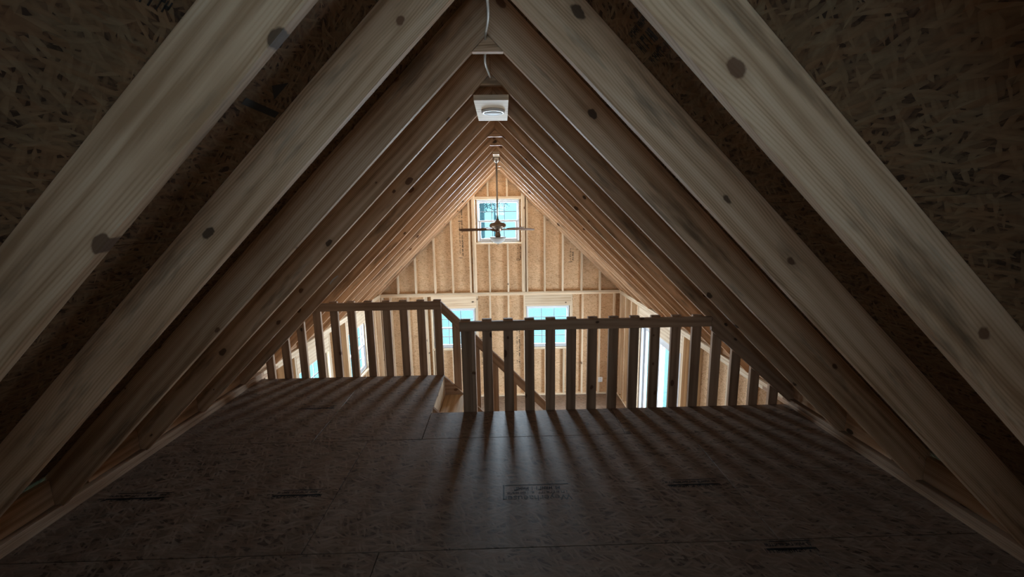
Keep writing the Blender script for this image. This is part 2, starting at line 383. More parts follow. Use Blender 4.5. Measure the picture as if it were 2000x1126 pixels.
# ---- windows / doors: opening lists
FARW = [(-0.475, 0.430, 1.285, 2.172), (-1.490, -0.567, -1.050, -0.150), (0.556, 1.508, -1.068, -0.130)]     # far gable (x0, x1, z0, z1)
NEARW = [(-0.31, 0.27, 1.75, 2.41)]
LEFTW = [(7.09, 8.01, -1.05, -0.13), (5.30, 6.22, -1.05, -0.13)]     # (y0, y1, z0, z1)
RIGHTW = [(5.84, 7.67, -2.17, -0.16)]
SIDE_ROUGH = 0.012

# ---- gable walls
def gable(name, ys, sgn, holes, label, studs, seams_z, xcols, detail=True):
    """studs from y=ys outwards (sgn = +1 far, -1 near), strand board behind, wrap outside"""
    yo = ys + sgn * (SD + 0.0065); yw = ys + sgn * (SD + 0.03)
    full = [(-3.0, 3.0, ZF - 0.25, 3.1)]
    for h in holes: full = sub_rect(full, h)
    polys = [q for q in (clip_roof(rect(*r), (RD - 0.004) / CA) for r in full) if q]
    w = union_prisms(name, polys, 0.02, M['wrap'], (0, yw, 0), (1, 0, 0), (0, 0, 1)); tag(w, label, kind='structure')
    for i in range(len(xcols) - 1):
        for j in range(len(seams_z) - 1):
            rs = [(xcols[i] + 0.0015, xcols[i + 1] - 0.0015, seams_z[j] + 0.002, seams_z[j + 1] - 0.002)]
            for h in holes: rs = sub_rect(rs, h)
            for r in rs:
                q = clip_roof(rect(*r), (RD - 0.006) / CA)
                if q: prism('wall_panel', q, 0.011, (0, yo, 0), (1, 0, 0), (0, 0, 1), M['osb_wall'], w)
    return w
def vstud(parent, x, y, z0, z1, name='stud', w=0.038, mat='stud', top=None):
    """upright in a gable wall: narrow face to the room; cut to the roof line when top is None"""
    zt = z1
    if top is None:
        a, b = roof_z(x - w / 2, RD) - 0.012, roof_z(x + w / 2, RD) - 0.012
        a, b = min(a, z1), min(b, z1)
    else: a = b = z1
    # local x = up, local z = world x ... wide face is the side
    return prism(name, [(0, -w / 2), (b - z0 if False else a - z0, -w / 2), (b - z0, w / 2), (0, w / 2)], SD, (x, y + SD / 2, z0), (0, 0, 1), (1, 0, 0), M[mat], parent, 0.0025)

XCOL = [-2.99, -2.44, -1.22, 0.0, 1.22, 2.44, 2.99]
wall_back = gable('wall_back', YW, 1, FARW, 'far gable wall of open studs over tan strand board', None, [ZF - 0.2, -1.462, 0.16, 2.545, 3.2], [-2.99, -2.245, -1.025, 0.175, 1.355, 2.165, 2.99])
def far_stud(x, z0, z1, **kw): return vstud(wall_back, x, YW, z0, z1, **kw)
zpt, zpb = PT, PT - 0.076
# upper gable studs
for x in (-2.214, -1.829, -1.411, -1.025, 0.961, 1.352, 1.765, 2.169): far_stud(x, zpt, 9)
for x in (-0.640, -0.525, 0.485, 0.585): far_stud(x, zpt, 9)
far_stud(-0.602 + 0.04, zpt, 9); far_stud(0.523, zpt, 9)
far_stud(-0.231, 2.236, 9); far_stud(0.172, 2.236, 9)
far_stud(-0.229, zpt, 1.238, top=1); far_stud(0.170, zpt, 1.238, top=1)
board('window_header', (-0.505, YW + SD / 2, 2.205), (0.466, YW + SD / 2, 2.205), SD, 0.06, (0, 1, 0), M['stud'], wall_back)
board('window_sill_plate', (-0.505, YW + SD / 2, 1.258), (0.466, YW + SD / 2, 1.258), SD, 0.038, (0, 1, 0), M['stud'], wall_back)
# double plate between the storeys
board('wall_plate', (-WX - 0.08, YW + SD / 2 - 0.004, PT - 0.019), (WX + 0.08, YW + SD / 2 - 0.004, PT - 0.019), SD + 0.008, 0.0375, (0, 1, 0), M['stud'], wall_back)
board('wall_plate', (-WX - 0.08, YW + SD / 2, PT - 0.057), (WX + 0.08, YW + SD / 2, PT - 0.057), SD, 0.0375, (0, 1, 0), M['stud'], wall_back)
board('bottom_plate', (-WX, YW + SD / 2, ZF + 0.019), (WX, YW + SD / 2, ZF + 0.019), SD, 0.038, (0, 1, 0), M['stud'], wall_back)
ZB = ZF + 0.038
for x in (-2.58, -2.02, -2.40, -1.62, -1.66, -0.523, -0.237, 0.165, 0.512, 1.552, 1.795, 2.178, 2.50): far_stud(x, ZB, zpb, top=1)
for x in (-1.532, -0.524 - 0.04 + 0.039, ):
    pass
for hx0, hx1, hz0, hz1 in FARW[1:]:
    hd0 = hz1 + 0.008
    board('window_header', (hx0 - 0.03, YW + 0.03, (hd0 + zpb) / 2), (hx1 + 0.03, YW + 0.03, (hd0 + zpb) / 2), zpb - hd0, 0.06, (0, 0, 1), M['stud'], wall_back)
    board('window_sill_plate', (hx0 - 0.03, YW + SD / 2, hz0 - 0.026), (hx1 + 0.03, YW + SD / 2, hz0 - 0.026), SD, 0.038, (0, 1, 0), M['stud'], wall_back)
    for t in (0.02, 0.43, 0.86): far_stud(hx0 + t * (hx1 - hx0) + 0.01, ZB, hz0 - 0.045, top=1)
    for x in (hx0 - 0.03, hx1 + 0.03): far_stud(x, ZB, hd0 - 0.002, top=1)

wall_front = gable('wall_front', YN, -1, NEARW, 'near gable wall behind the loft', None, [ZF - 0.2, 0.16, 1.6, 3.2], XCOL)
for i in range(-6, 7):
    x = i * 0.4064 + 0.1; z0 = PT
    for h in NEARW:
        if h[0] - 0.03 < x < h[1] + 0.03: vstud(wall_front, x, YN - SD, z0, h[2] - 0.04, top=1); z0 = h[3] + 0.04
    if roof_z(x, RD) - z0 > 0.15: vstud(wall_front, x, YN - SD, z0, 9)

# ---- side walls
def side_wall(name, s, holes, label):
    xo = s * (WX + SD + 0.0065); xw = s * (WX + SD + 0.022)
    full = [(YN - 0.1, YW + 0.13, ZF - 0.25, PT - 0.003)]
    for h in holes: full = sub_rect(full, h)
    w = union_prisms(name, [rect(*r) for r in full], 0.018, M['wrap'], (xw, 0, 0), (0, 1, 0), (0, 0, 1)); tag(w, label, kind='structure')
    ys = [YN - 0.08 + 1.2192 * i for i in range(10)]
    for a, b in zip(ys, ys[1:]):
        rs = [(a + 0.0015, min(b - 0.0015, YW + 0.1), ZF - 0.2, PT - 0.004)]
        for h in holes: rs = sub_rect(rs, h)
        for r in rs: prism('wall_panel', rect(*r), 0.011, (xo, 0, 0), (0, 1, 0), (0, 0, 1), M['osb_wall'], w)
    xc = s * (WX + SD / 2)
    for i, z in enumerate((PT - 0.019, PT - 0.057)):
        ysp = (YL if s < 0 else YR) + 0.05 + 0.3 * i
        board('wall_plate', (xc, YN + 0.01, z), (xc, ysp, z), SD, 0.0375, (1, 0, 0), M['rail'], w)  # loft stretch: lack of light put into the colour, darker wood than beyond
        board('wall_plate', (xc, ysp + 0.002, z), (xc, YW - 0.01, z), SD, 0.0375, (1, 0, 0), M['stud'], w)
    segs = [(YN + 0.01, YW - 0.01)]
    if any(h[2] < ZF + 0.1 for h in holes):
        h = [h for h in holes if h[2] < ZF + 0.1][0]; segs = [(YN + 0.01, h[0] - 0.02), (h[1] + 0.02, YW - 0.01)]
    for a, b in segs: board('bottom_plate', (xc, a, ZF + 0.019), (xc, b, ZF + 0.019), SD, 0.038, (1, 0, 0), M['stud'], w)
    def st(y, z0, z1): prism('stud', [(0, -0.019), (z1 - z0, -0.019), (z1 - z0, 0.019), (0, 0.019)], SD, (xc, y, z0), (0, 0, 1), (0, 1, 0), M['stud'], w, 0.0025)
    y = YW - 0.06; 
    while y > 3.0:
        inh = [h for h in holes if h[0] - 0.09 < y < h[1] + 0.09]
        if not inh: st(y, ZB, zpb)
        elif inh[0][2] > ZF + 0.2 and inh[0][0] < y < inh[0][1]: st(y, ZB, inh[0][2] - 0.047)
        y -= 0.4064
    for h in holes:
        for yy in (h[0] - 0.075, h[1] + 0.075): st(yy, ZB, zpb)
        for yy in (h[0] - 0.032, h[1] + 0.032): st(yy, ZB, h[3] + 0.004)
        hh = zpb - h[3] - 0.006
        board('window_header', (s * (WX + 0.03), h[0] - 0.05, h[3] + 0.006 + hh / 2), (s * (WX + 0.03), h[1] + 0.05, h[3] + 0.006 + hh / 2), hh, 0.06, (0, 0, 1), M['stud'], w)
        if h[2] > ZF + 0.2: board('window_sill_plate', (xc, h[0] - 0.012, h[2] - 0.026), (xc, h[1] + 0.012, h[2] - 0.026), SD, 0.038, (1, 0, 0), M['stud'], w)
    return w
wall_left = side_wall('wall_left', -1, LEFTW, 'left side wall of open studs with two white windows')
wall_right = side_wall('wall_right', 1, RIGHTW, 'right side wall of open studs with a patio door')

# ---- main floor: sub-floor slab and panels
floor = tag(boxobj('floor', [(-2.72, 2.72, YN - 0.1, YW + 0.12, ZF - 0.20, ZF - 0.0185)], M['wrap']), 'strand board floor of the room below', kind='structure')
for r in range(5):
    y0 = YW - 0.01 - 1.2192 * (r + 1)
    xs = [-2.68, -0.24, 2.2, 2.68] if r % 2 else [-2.68, -1.46, 0.98, 2.68]
    for a, b in zip(xs, xs[1:]):
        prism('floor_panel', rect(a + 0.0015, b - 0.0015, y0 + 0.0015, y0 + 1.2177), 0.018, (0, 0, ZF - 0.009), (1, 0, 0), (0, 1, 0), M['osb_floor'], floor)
boxobj('floor_panel', [(-2.68, 2.68, YN, YW - 0.02 - 1.2192 * 5, ZF - 0.018, ZF)], M['osb_floor'], floor)

# ---- loft deck
XS = -0.605                                        # stair head
XE = WX - 0.003
loft = tag(boxobj('loft_floor', [(-XE, XE, YN + 0.004, YR - 0.042, ZL - 0.26, ZL - 0.0185), (-XE, XS - 0.045, YR - 0.042, YL - 0.042, ZL - 0.26, ZL - 0.0185)], M['rafter']), 'dusky strand board deck of the loft', kind='structure')
ZR = ZL - 0.138
board('rim_board', (XS - 0.02, YR - 0.020, ZR), (WX - 0.01, YR - 0.020, ZR), 0.235, 0.038, (0, 0, 1), M['rafter'], loft)
board('rim_board', (-WX + 0.01, YL - 0.020, ZR), (XS - 0.04, YL - 0.020, ZR), 0.235, 0.038, (0, 0, 1), M['rafter'], loft)
board('rim_board', (XS - 0.021, YR + 0.002, ZR + 0.002), (XS - 0.021, YL - 0.001, ZR + 0.002), 0.235, 0.038, (0, 0, 1), M['stud'], loft)
R1, R2, R3, R4 = 3.105, 1.972, 0.84, -0.29         # panel rows
DECK = [(-XE, -1.458, R1, YL), (-1.458, XS, R1, YL), (XS, 1.005, R1, YR), (1.005, XE, R1, YR),
        (-XE, -1.026, R2, R1), (-1.026, 1.505, R2, R1), (1.505, XE, R2, R1),
        (-XE, -0.620, R3, R2), (-0.620, 1.64, R3, R2), (1.64, XE, R3, R2),
        (-XE, -1.02, R4, R3), (-1.02, 1.24, R4, R3), (1.24, XE, R4, R3),
        (-XE, 0.0, YN + 0.004, R4), (0.0, XE, YN + 0.004, R4)]
for x0, x1, y0, y1 in DECK:
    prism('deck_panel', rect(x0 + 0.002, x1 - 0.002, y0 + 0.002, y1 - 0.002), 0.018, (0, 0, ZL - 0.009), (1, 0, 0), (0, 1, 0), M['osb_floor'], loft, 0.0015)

# ---- windows
def double_hung(name, wdt, hgt, mw, label, depth=0.075, grille=True):
    """local x across, z up from sill, y outwards; origin at lower left of the opening on the inner sheathing line"""
    fw = 0.030; f = 0.002
    w = boxobj(name, [(f, fw, 0, depth, f, hgt - f), (wdt - fw, wdt - f, 0, depth, f, hgt - f), (fw, wdt - fw, 0, depth, hgt - fw, hgt - f), (fw, wdt - fw, 0, depth, f, fw)], M['vinyl'], None, mw, 0.003)
    tag(w, label, kind='structure')
    mid = hgt * 0.49; sw = 0.036
    for nm, z0, z1, y0 in (('upper_sash', mid - 0.016, hgt - fw, 0.040), ('lower_sash', fw, mid + 0.022, 0.012)):
        x0, x1 = fw + (0.0 if nm[0] == 'u' else 0.006), wdt - fw - (0.0 if nm[0] == 'u' else 0.006)
        d = 0.026
        sm = (0.022 if nm[0] == 'u' else 0.044)
        s = boxobj(nm, [(x0, x0 + sm, y0, y0 + d, z0, z1), (x1 - sm, x1, y0, y0 + d, z0, z1), (x0 + sm, x1 - sm, y0, y0 + d, z1 - 0.034, z1), (x0 + sm, x1 - sm, y0, y0 + d, z0, z0 + (0.034 if nm[0] == 'u' else 0.045))], M['vinyl'], w, mw, 0.002)
        gx0, gx1, gz0, gz1 = x0 + sm, x1 - sm, z0 + (0.034 if nm[0] == 'u' else 0.045), z1 - 0.034
        boxobj('pane', [(gx0 - 0.004, gx1 + 0.004, y0 + 0.015, y0 + 0.018, gz0 - 0.004, gz1 + 0.004)], M['glass'], s, mw)
        if grille:
            for i in (1, 2):
                gx = gx0 + (gx1 - gx0) * i / 3; boxobj('grille_bar', [(gx - 0.008, gx + 0.008, y0 + 0.007, y0 + 0.0125, gz0 + 0.001, gz1 - 0.001)], M['grille'], s, mw)
            gz = (gz0 + gz1) / 2
            for i in range(3):
                a, b = gx0 + (gx1 - gx0) * i / 3 + 0.009, gx0 + (gx1 - gx0) * (i + 1) / 3 - 0.009
                boxobj('grille_bar', [(a, b, y0 + 0.007, y0 + 0.0125, gz - 0.008, gz + 0.008)], M['grille'], s, mw)
    return w
def fr(origin, xd, yd):   # local x, y given, z up
    x, y = Vector(xd), Vector(yd); m = Matrix.Identity(4)
    for i in range(3): m[i][0] = x[i]; m[i][1] = y[i]; m[i][2] = (0, 0, 1)[i]; m[i][3] = origin[i]
    return m
wi = 0
for (x0, x1, z0, z1), lab in zip(FARW, ('small white double-hung window high in the far gable behind the ceiling fan', 'white double-hung window low in the far wall behind the stair head', 'white double-hung window low in the far wall beside the outlet bay')):
    wi += 1; double_hung('window_%d' % wi, x1 - x0, z1 - z0, fr((x0, YW + 0.045, z0), (1, 0, 0), (0, 1, 0)), lab)
for (y0, y1, z0, z1), lab in zip(LEFTW, ('white double-hung window in the left side wall next to the far corner', 'white double-hung window in the left side wall near the loft edge')):
    wi += 1; double_hung('window_%d' % wi, y1 - y0, z1 - z0, fr((-WX - 0.045, y0, z0), (0, 1, 0), (-1, 0, 0)), lab)
for (x0, x1, z0, z1) in NEARW:
    wi += 1; double_hung('window_%d' % wi, x1 - x0, z1 - z0, fr((x0, YN - 0.045, z0), (1, 0, 0), (0, -1, 0)), 'small white double-hung window high in the near gable')
# sliding patio door in the right wall
y0, y1, z0, z1 = RIGHTW[0]; mw = fr((WX + 0.03, y0, z0), (0, 1, 0), (1, 0, 0)); W_, H_ = y1 - y0, z1 - z0
door = tag(boxobj('door_1', [(0.002, 0.05, 0, 0.11, 0.002, H_ - 0.002), (W_ - 0.05, W_ - 0.002, 0, 0.11, 0.002, H_ - 0.002), (0.05, W_ - 0.05, 0, 0.11, H_ - 0.055, H_ - 0.002), (0.05, W_ - 0.05, 0, 0.11, 0.002, 0.035)], M['vinyl'], None, mw, 0.003), 'white sliding glass patio door in the right side wall', kind='structure')
for nm, a, b, yy in (('sliding_panel', 0.052, W_ / 2 + 0.04, 0.012), ('fixed_panel', W_ / 2 - 0.04, W_ - 0.052, 0.058)):
    p = boxobj(nm, [(a, a + 0.075, yy, yy + 0.04, 0.037, H_ - 0.057), (b - 0.075, b, yy, yy + 0.04, 0.037, H_ - 0.057), (a + 0.075, b - 0.075, yy, yy + 0.04, H_ - 0.135, H_ - 0.057), (a + 0.075, b - 0.075, yy, yy + 0.04, 0.037, 0.14)], M['vinyl'], door, mw, 0.003)
    boxobj('pane', [(a + 0.071, b - 0.071, yy + 0.018, yy + 0.022, 0.136, H_ - 0.131)], M['glass'], p, mw)
    if nm[0] == 's': boxobj('handle', [(b - 0.052, b - 0.028, yy - 0.035, yy - 0.02, 0.85, 1.1), (b - 0.05, b - 0.03, yy - 0.021, yy + 0.002, 0.87, 0.9), (b - 0.05, b - 0.03, yy - 0.021, yy + 0.002, 1.05, 1.08)], M['white'], p, mw, 0.003)

# ================================================================== THINGS
# ---- guard rails
BW = 0.083
def baluster(parent, x, y, z0, ztop_l, ztop_r, name='baluster', w=BW, mat='rail'):
    return prism(name, [(0, -w / 2), (ztop_l - z0, -w / 2), (ztop_r - z0, w / 2), (0, w / 2)], 0.036, (x, y, z0), (0, 0, 1), (1, 0, 0), M[mat], parent, 0.0025)
RH = 0.972; RW = 0.086; BZ = ZL - 0.25
g1 = thing('guard_rail', 'wooden guard rail with a sloping end under the right rafters', 'guard rail', (1.0, YR, ZL))
board('top_rail', (-0.325, YR - 0.019, RH - RW / 2), (1.850, YR - 0.019, RH - RW / 2), RW, 0.036, (0, 0, 1), M['rail'], g1)
# sloping end piece nailed across the face of a rafter
st_ = 0.905; sh = math.hypot(1, st_); hw = 0.046; L_ = 0.925 * sh
prism('sloping_rail', [(hw * st_, -hw), (L_ - 0.10, -hw), (L_ + 0.02, hw), (-hw * st_, hw)], 0.036, (1.853, YR - 0.019, RH - hw * sh + 0.002), (1 / sh, 0, -st_ / sh), (st_ / sh, 0, 1 / sh), M['rail'], g1, 0.0025)
for i in range(17):
    x = -0.274 + 0.1834 * i
    if x < 1.82: baluster(g1, x, YR + 0.0195, BZ, RH + 0.011, RH + 0.011)
    else:
        top = lambda xx: min(RH, roof_z(xx) - 0.006)
        if top(x) > ZL + 0.03: baluster(g1, x, YR + 0.0195, BZ, top(x - BW / 2), top(x + BW / 2))
prism('end_post', [(0, -0.0415), (RH - 0.09 - BZ, -0.0415), (RH - 0.09 - BZ, 0.0415), (0, 0.0415)], 0.034, (-0.2145, YR + 0.045, BZ), (0, 0, 1), (0, 1, 0), M['rail'], g1, 0.0025)

g2 = thing('guard_rail', 'wooden guard rail running under the left rafters to the stair head', 'guard rail', (-1.6, YL, ZL))
board('top_rail', (-1.98, YL - 0.019, RH - 0.004 - RW / 2), (-0.612, YL - 0.019, RH - 0.004 - RW / 2), RW, 0.036, (0, 0, 1), M['rail'], g2)
for x in (-2.493, -2.310, -2.127, -1.942, -1.758, -1.575, -1.389, -1.200, -1.018, -0.832, -0.654):
    f_ = lambda xx: min(RH + 0.008, roof_z(xx, RD) - 0.03)
    baluster(g2, x, YL + 0.0195, BZ, f_(x - BW / 2), f_(x + BW / 2))

# ---- stairs going down to the right beyond the nearer guard rail
st = thing('staircase', 'plain wooden staircase dropping from the loft with a sloping handrail', 'staircase', (0.4, (YR + YL) / 2, ZF))
NR = 11; RISE = (ZL - ZF) / NR; RUN = 0.205; sx0 = XS + 0.002
ys0, ys1 = YR + 0.095, YL - 0.042
for yy in (ys0 + 0.02, ys1 + 0.019):
    top = lambda X: ZL - 0.005 - (X - sx0) * RISE / RUN
    x1_ = sx0 + RUN * NR - 0.02
    prism('stringer', [(sx0, top(sx0)), (x1_, ZF + 0.05), (x1_ + 0.02, ZF + 0.004), (x1_ - 0.25, ZF + 0.004), (sx0, top(sx0) - 0.34)], 0.036, (0, yy, 0), (1, 0, 0), (0, 0, 1), M['rail'], st, 0.0025)
for i in range(NR):
    z = ZL - RISE * (i + 1)
    if i < NR - 1: board('tread', (sx0 + RUN * (i + 0.5) + 0.012, ys0 + 0.042, z - 0.016), (sx0 + RUN * (i + 0.5) + 0.012, ys1 - 0.003, z - 0.016), RUN + 0.02, 0.03, (1, 0, 0), M['ply'], st)
    if i: board('riser', (sx0 + RUN * i + 0.006, ys0 + 0.042, z + RISE / 2 - 0.002), (sx0 + RUN * i + 0.006, ys1 - 0.003, z + RISE / 2 - 0.002), RISE - 0.034, 0.012, (0, 0, 1), M['ply'], st)
hy = YL - 0.022
ht = 1.04; hl = math.hypot(1, ht); hh_ = 0.043; hu = hh_ * ht; hz0 = RH - hh_ * hl - 0.006
prism('handrail', [(hu, -hh_), (1.93 * hl + hu, -hh_), (1.93 * hl - hu, hh_), (-hu, hh_)], 0.036, (-0.607, hy, hz0), (1 / hl, 0, -ht / hl), (ht / hl, 0, 1 / hl), M['rail'], st, 0.0025)
hz = lambda X: hz0 - (X + 0.607) * ht
for x in (-0.462, -0.255, -0.055, 0.145, 0.345, 0.545, 0.745, 0.945, 1.145):
    zb_ = top(x) - 0.12
    prism('baluster', [(0, -BW / 2), (hz(x - BW / 2) + 0.02 - zb_, -BW / 2), (hz(x + BW / 2) + 0.02 - zb_, BW / 2), (0, BW / 2)], 0.036, (x, hy + 0.038, zb_), (0, 0, 1), (1, 0, 0), M['rail'], st, 0.0025)

# ---- ceiling fan
fx, fy = -0.006, RY(9) + 0.30
fan = thing('ceiling_fan', 'ceiling fan with dark blades and a white glass bowl on a long rod', 'ceiling fan', (fx, fy, 1.44))
T = lambda z: Matrix.Translation(Vector((fx, fy, z)))
boxobj('mounting_block', [(-0.045, 0.045, -0.30, 0.34, 0.0, 0.042)], M['stud'], fan, T(2.668), 0.003)
lathe('canopy', [(0.0, 2.668), (0.05, 2.668), (0.056, 2.65), (0.05, 2.62), (0.03, 2.598), (0.012, 2.59), (0, 2.59)], M['nickel'], fan, T(0))
lathe('down_rod', [(0.0, 2.595), (0.0125, 2.595), (0.0125, 1.765), (0.0, 1.765)], M['nickel'], fan, T(0), 16)
mo = lathe('motor', [(0, 1.80), (0.018, 1.80), (0.024, 1.775), (0.045, 1.752), (0.095, 1.742), (0.118, 1.725), (0.122, 1.70), (0.112, 1.68), (0.075, 1.668), (0.06, 1.655), (0.06, 1.628), (0.035, 1.62), (0, 1.62)], M['bronze'], fan, T(0))
for k in range(5):
    a = math.radians(191 + 72 * k)
    rot = T(1.652) @ Matrix.Rotation(a, 4, 'Z') @ Matrix.Rotation(math.radians(-14), 4, 'X')
    n = 12; bm = bmesh.new(); outl = []
    for i in range(n + 1):
        t = i / n; x = 0.17 + 0.40 * t
        hw = 0.048 + 0.020 * t
        if t > 0.85: hw *= math.sqrt(max(0.0, 1 - ((t - 0.85) / 0.15) ** 2)) * 0.75 + 0.25
        outl.append((x, hw))
    loop = [(x, h) for x, h in outl] + [(x, -h) for x, h in reversed(outl)]
    va = [bm.verts.new((x, y, -0.003)) for x, y in loop]; vb = [bm.verts.new((x, y, 0.003)) for x, y in loop]
    bm.faces.new(va); bm.faces.new(list(reversed(vb)))
    for i in range(len(loop)): j = (i + 1) % len(loop); bm.faces.new((va[j], va[i], vb[i], vb[j]))
    bl = link('blade', mesh_of(bm, 'blade', M['blade']), fan, rot)
    bm = bmesh.new(); boxes(bm, [(0.055, 0.135, -0.012, 0.012, -0.008, 0.0), (0.12, 0.235, -0.03, 0.03, -0.0065, -0.0032)])
    link('blade_arm', mesh_of(bm, 'blade_arm', M['bronze']), bl, rot)
lathe('light_stem', [(0, 1.622), (0.03, 1.622), (0.034, 1.59), (0.04, 1.575), (0.04, 1.54), (0.02, 1.535), (0, 1.535)], M['bronze'], fan, T(0))
bowl = lathe('glass_bowl', [(0.0, 1.535), (0.118, 1.54), (0.122, 1.536), (0.112, 1.512), (0.09, 1.478), (0.055, 1.453), (0.015, 1.443), (0, 1.443)], M['frost'], fan, T(0))
lathe('finial', [(0, 1.444), (0.009, 1.444), (0.010, 1.434), (0.006, 1.424), (0, 1.422)], M['bronze'], bowl, T(0), 16)

# ---- light on a board under the peak, and the cable that feeds it
lz = APEX - 0.1165 * SL
lt = thing('ceiling_light', 'round white disc light on a pale square-cut board under the ridge', 'ceiling light', (0, 3.3, lz - 0.04))
bm = bmesh.new(); boxes(bm, [(-0.1165, 0.1165, RY(4) + 0.045, RY(5) + 0.075, lz - 0.036, lz - 0.002)])
bmesh.ops.bevel(bm, geom=list(bm.edges), offset=0.002, segments=1, affect='EDGES')
link('backing_board', mesh_of(bm, 'backing_board', M['stud']), lt)
TL = Matrix.Translation(Vector((0.008, 3.29, 0)))
tr = lathe('trim_ring', [(0, lz - 0.036), (0.085, lz - 0.036), (0.087, lz - 0.042), (0.080, lz - 0.052), (0.070, lz - 0.054), (0.068, lz - 0.050), (0, lz - 0.050)], M['white'], lt, TL, 40)
lathe('lens', [(0, lz - 0.0503), (0.066, lz - 0.0503), (0.064, lz - 0.053), (0, lz - 0.0545)], M['frost'], tr, TL, 40)
cb = tube('power_cable', [(-0.012, RY(1) + 0.05, APEX - 0.012), (0.004, RY(1) + 0.30, APEX - 0.055), (0.012, RY(2) + 0.1, APEX - 0.03), (0.014, RY(2) + 0.3, APEX - 0.045), (-0.008, RY(3) - 0.03, APEX - 0.02), (-0.012, RY(3) + 0.05, APEX - 0.05), (-0.018, RY(3) + 0.15, APEX - 0.085), (-0.006, RY(4) - 0.15, APEX - 0.05), (0.0, RY(4) - 0.012, APEX - 0.03)], 0.0062, M['cable'])
tag(cb, 'pale electrical cable sagging along the ridge toward the disc light', 'cable')

# ---- wall outlet
ot = thing('wall_outlet', 'white electrical outlet on the far wall near the right corner', 'outlet', (2.215, YW, -1.855))
MO = fr((2.215, YW - 0.002, -1.855), (1, 0, 0), (0, 1, 0))
boxobj('outlet_box', [(-0.048, 0.05, 0.006, 0.07, -0.05, 0.05)], M['white'], ot, MO, 0.003)
pl = boxobj('cover_plate', [(-0.050, 0.052, -0.004, 0.005, -0.058, 0.058)], M['white'], ot, MO, 0.002)
for zz in (-0.024, 0.024): boxobj('socket', [(-0.016, 0.018, -0.006, -0.0035, zz - 0.013, zz + 0.013)], M['vinyl'], pl, MO, 0.001)
tube('outlet_wire', [(-0.03, 0.05, 0.05), (-0.028, 0.05, 0.10), (-0.04, 0.045, 0.2)], 0.006, M['dark'], ot, mw=MO)

# ---- paper tag stapled on a rafter
bm = bmesh.new(); n = 10; rows = []
for i in range(n + 1):
    t = i / n; x = -0.06 + 0.12 * t; bend = 0.012 * math.sin(t * math.pi)
    rows.append([bm.verts.new((x, -0.004 - bend, z)) for z in (-0.012 + 0.008 * abs(t - 0.5), 0.014 - 0.008 * t)])
for a, b in zip(rows, rows[1:]): bm.faces.new((a[0], b[0], b[1], a[1]))
ret = bmesh.ops.extrude_face_region(bm, geom=list(bm.faces)); bmesh.ops.translate(bm, vec=(0, 0.0008, 0), verts=[v for v in ret['geom'] if isinstance(v, bmesh.types.BMVert)])
pt = link('paper_tag', mesh_of(bm, 'paper_tag', M['paper']), None, frame((-1.60, RY(6) - 0.004, roof_z(1.60) + 0.075), (CA, 0, SA), (-SA, 0, CA)) @ Matrix.Rotation(math.radians(-38), 4, 'X'))
tag(pt, 'small torn white paper tag stapled to a left rafter', 'tag')

# ================================================================== PRINT ON THE BOARDS
def strokes(name, items, mw, parent):
    """flat ink: items are (x0, x1, y0, y1) rectangles in the local xy plane"""
    bm = bmesh.new()
    for x0, x1, y0, y1 in items:
        bm.faces.new([bm.verts.new(p) for p in ((x0, y0, 0), (x1, y0, 0), (x1, y1, 0), (x0, y1, 0))])
    return link(name, mesh_of(bm, name, M['ink']), parent, mw)
def text_mesh(body, size):
    c = bpy.data.curves.new('stamp_text', 'FONT'); c.body = body; c.size = size; c.align_x = 'CENTER'; c.align_y = 'CENTER'
    o = bpy.data.objects.new('stamp_text', c); COL.objects.link(o)
    bpy.context.view_layer.update()
    me = bpy.data.meshes.new_from_object(o.evaluated_get(bpy.context.evaluated_depsgraph_get()))
    bpy.data.objects.remove(o); bpy.data.curves.remove(c)
    me.materials.clear(); me.materials.append(M['ink']); return me
def glyph_row(L, h, y, dens=0.8, seed=1):
    """an illegible row of print: short bars of letter size"""
    rnd = random.Random(seed); x = -L / 2; out = []
    while x < L / 2 - h * 0.3:
        w = h * rnd.uniform(0.35, 0.7)
        if rnd.random() < dens:
            k = rnd.randint(0, 3)
            out.append((x, x + w * 0.3, y, y + h))
            if k != 0: out.append((x, x + w, y + (h * 0.72 if k == 1 else h * 0.36), y + (h if k == 1 else h * 0.62)))
            if k >= 2: out.append((x + w * 0.68, x + w, y + (0 if k == 3 else h * 0.3), y + h))
        x += w * 1.25
    return out
def deck_mw(x, y, rot): return Matrix.Translation(Vector((x, y, ZL + 0.0007))) @ Matrix.Rotation(rot, 4, 'Z')
# maker's stamp, upside down seen from the loft
mwS = deck_mw(0.245, 2.425, math.pi)
link('stamp', text_mesh('Weyerhaeuser', 0.072), loft, deck_mw(0.245, 2.368, math.pi))
strokes('stamp', [(-0.21, 0.20, -0.075, -0.067), (0.205, 0.215, -0.075, 0.07)] + glyph_row(0.30, 0.036, -0.052, 0.95, 3) + glyph_row(0.38, 0.022, -0.004, 0.95, 5), mwS, loft)
for x, y, L, sd in ((-1.283, 2.476, 0.33, 11), (1.251, 2.469, 0.36, 12), (-1.681, 3.723, 0.33, 13), (-2.30, 2.49, 0.40, 14), (1.52, 1.925, 0.28, 15)):
    it = glyph_row(L, 0.030, 0.012, 0.97, sd) + glyph_row(L * 0.9, 0.022, -0.022, 0.97, sd + 40) + [(-L / 2, L / 2 - 0.06, -0.036, -0.030), (-L * 0.48, L * 0.44, 0.012, 0.026)]
    strokes('stamp', it, deck_mw(x, y, math.pi), loft)
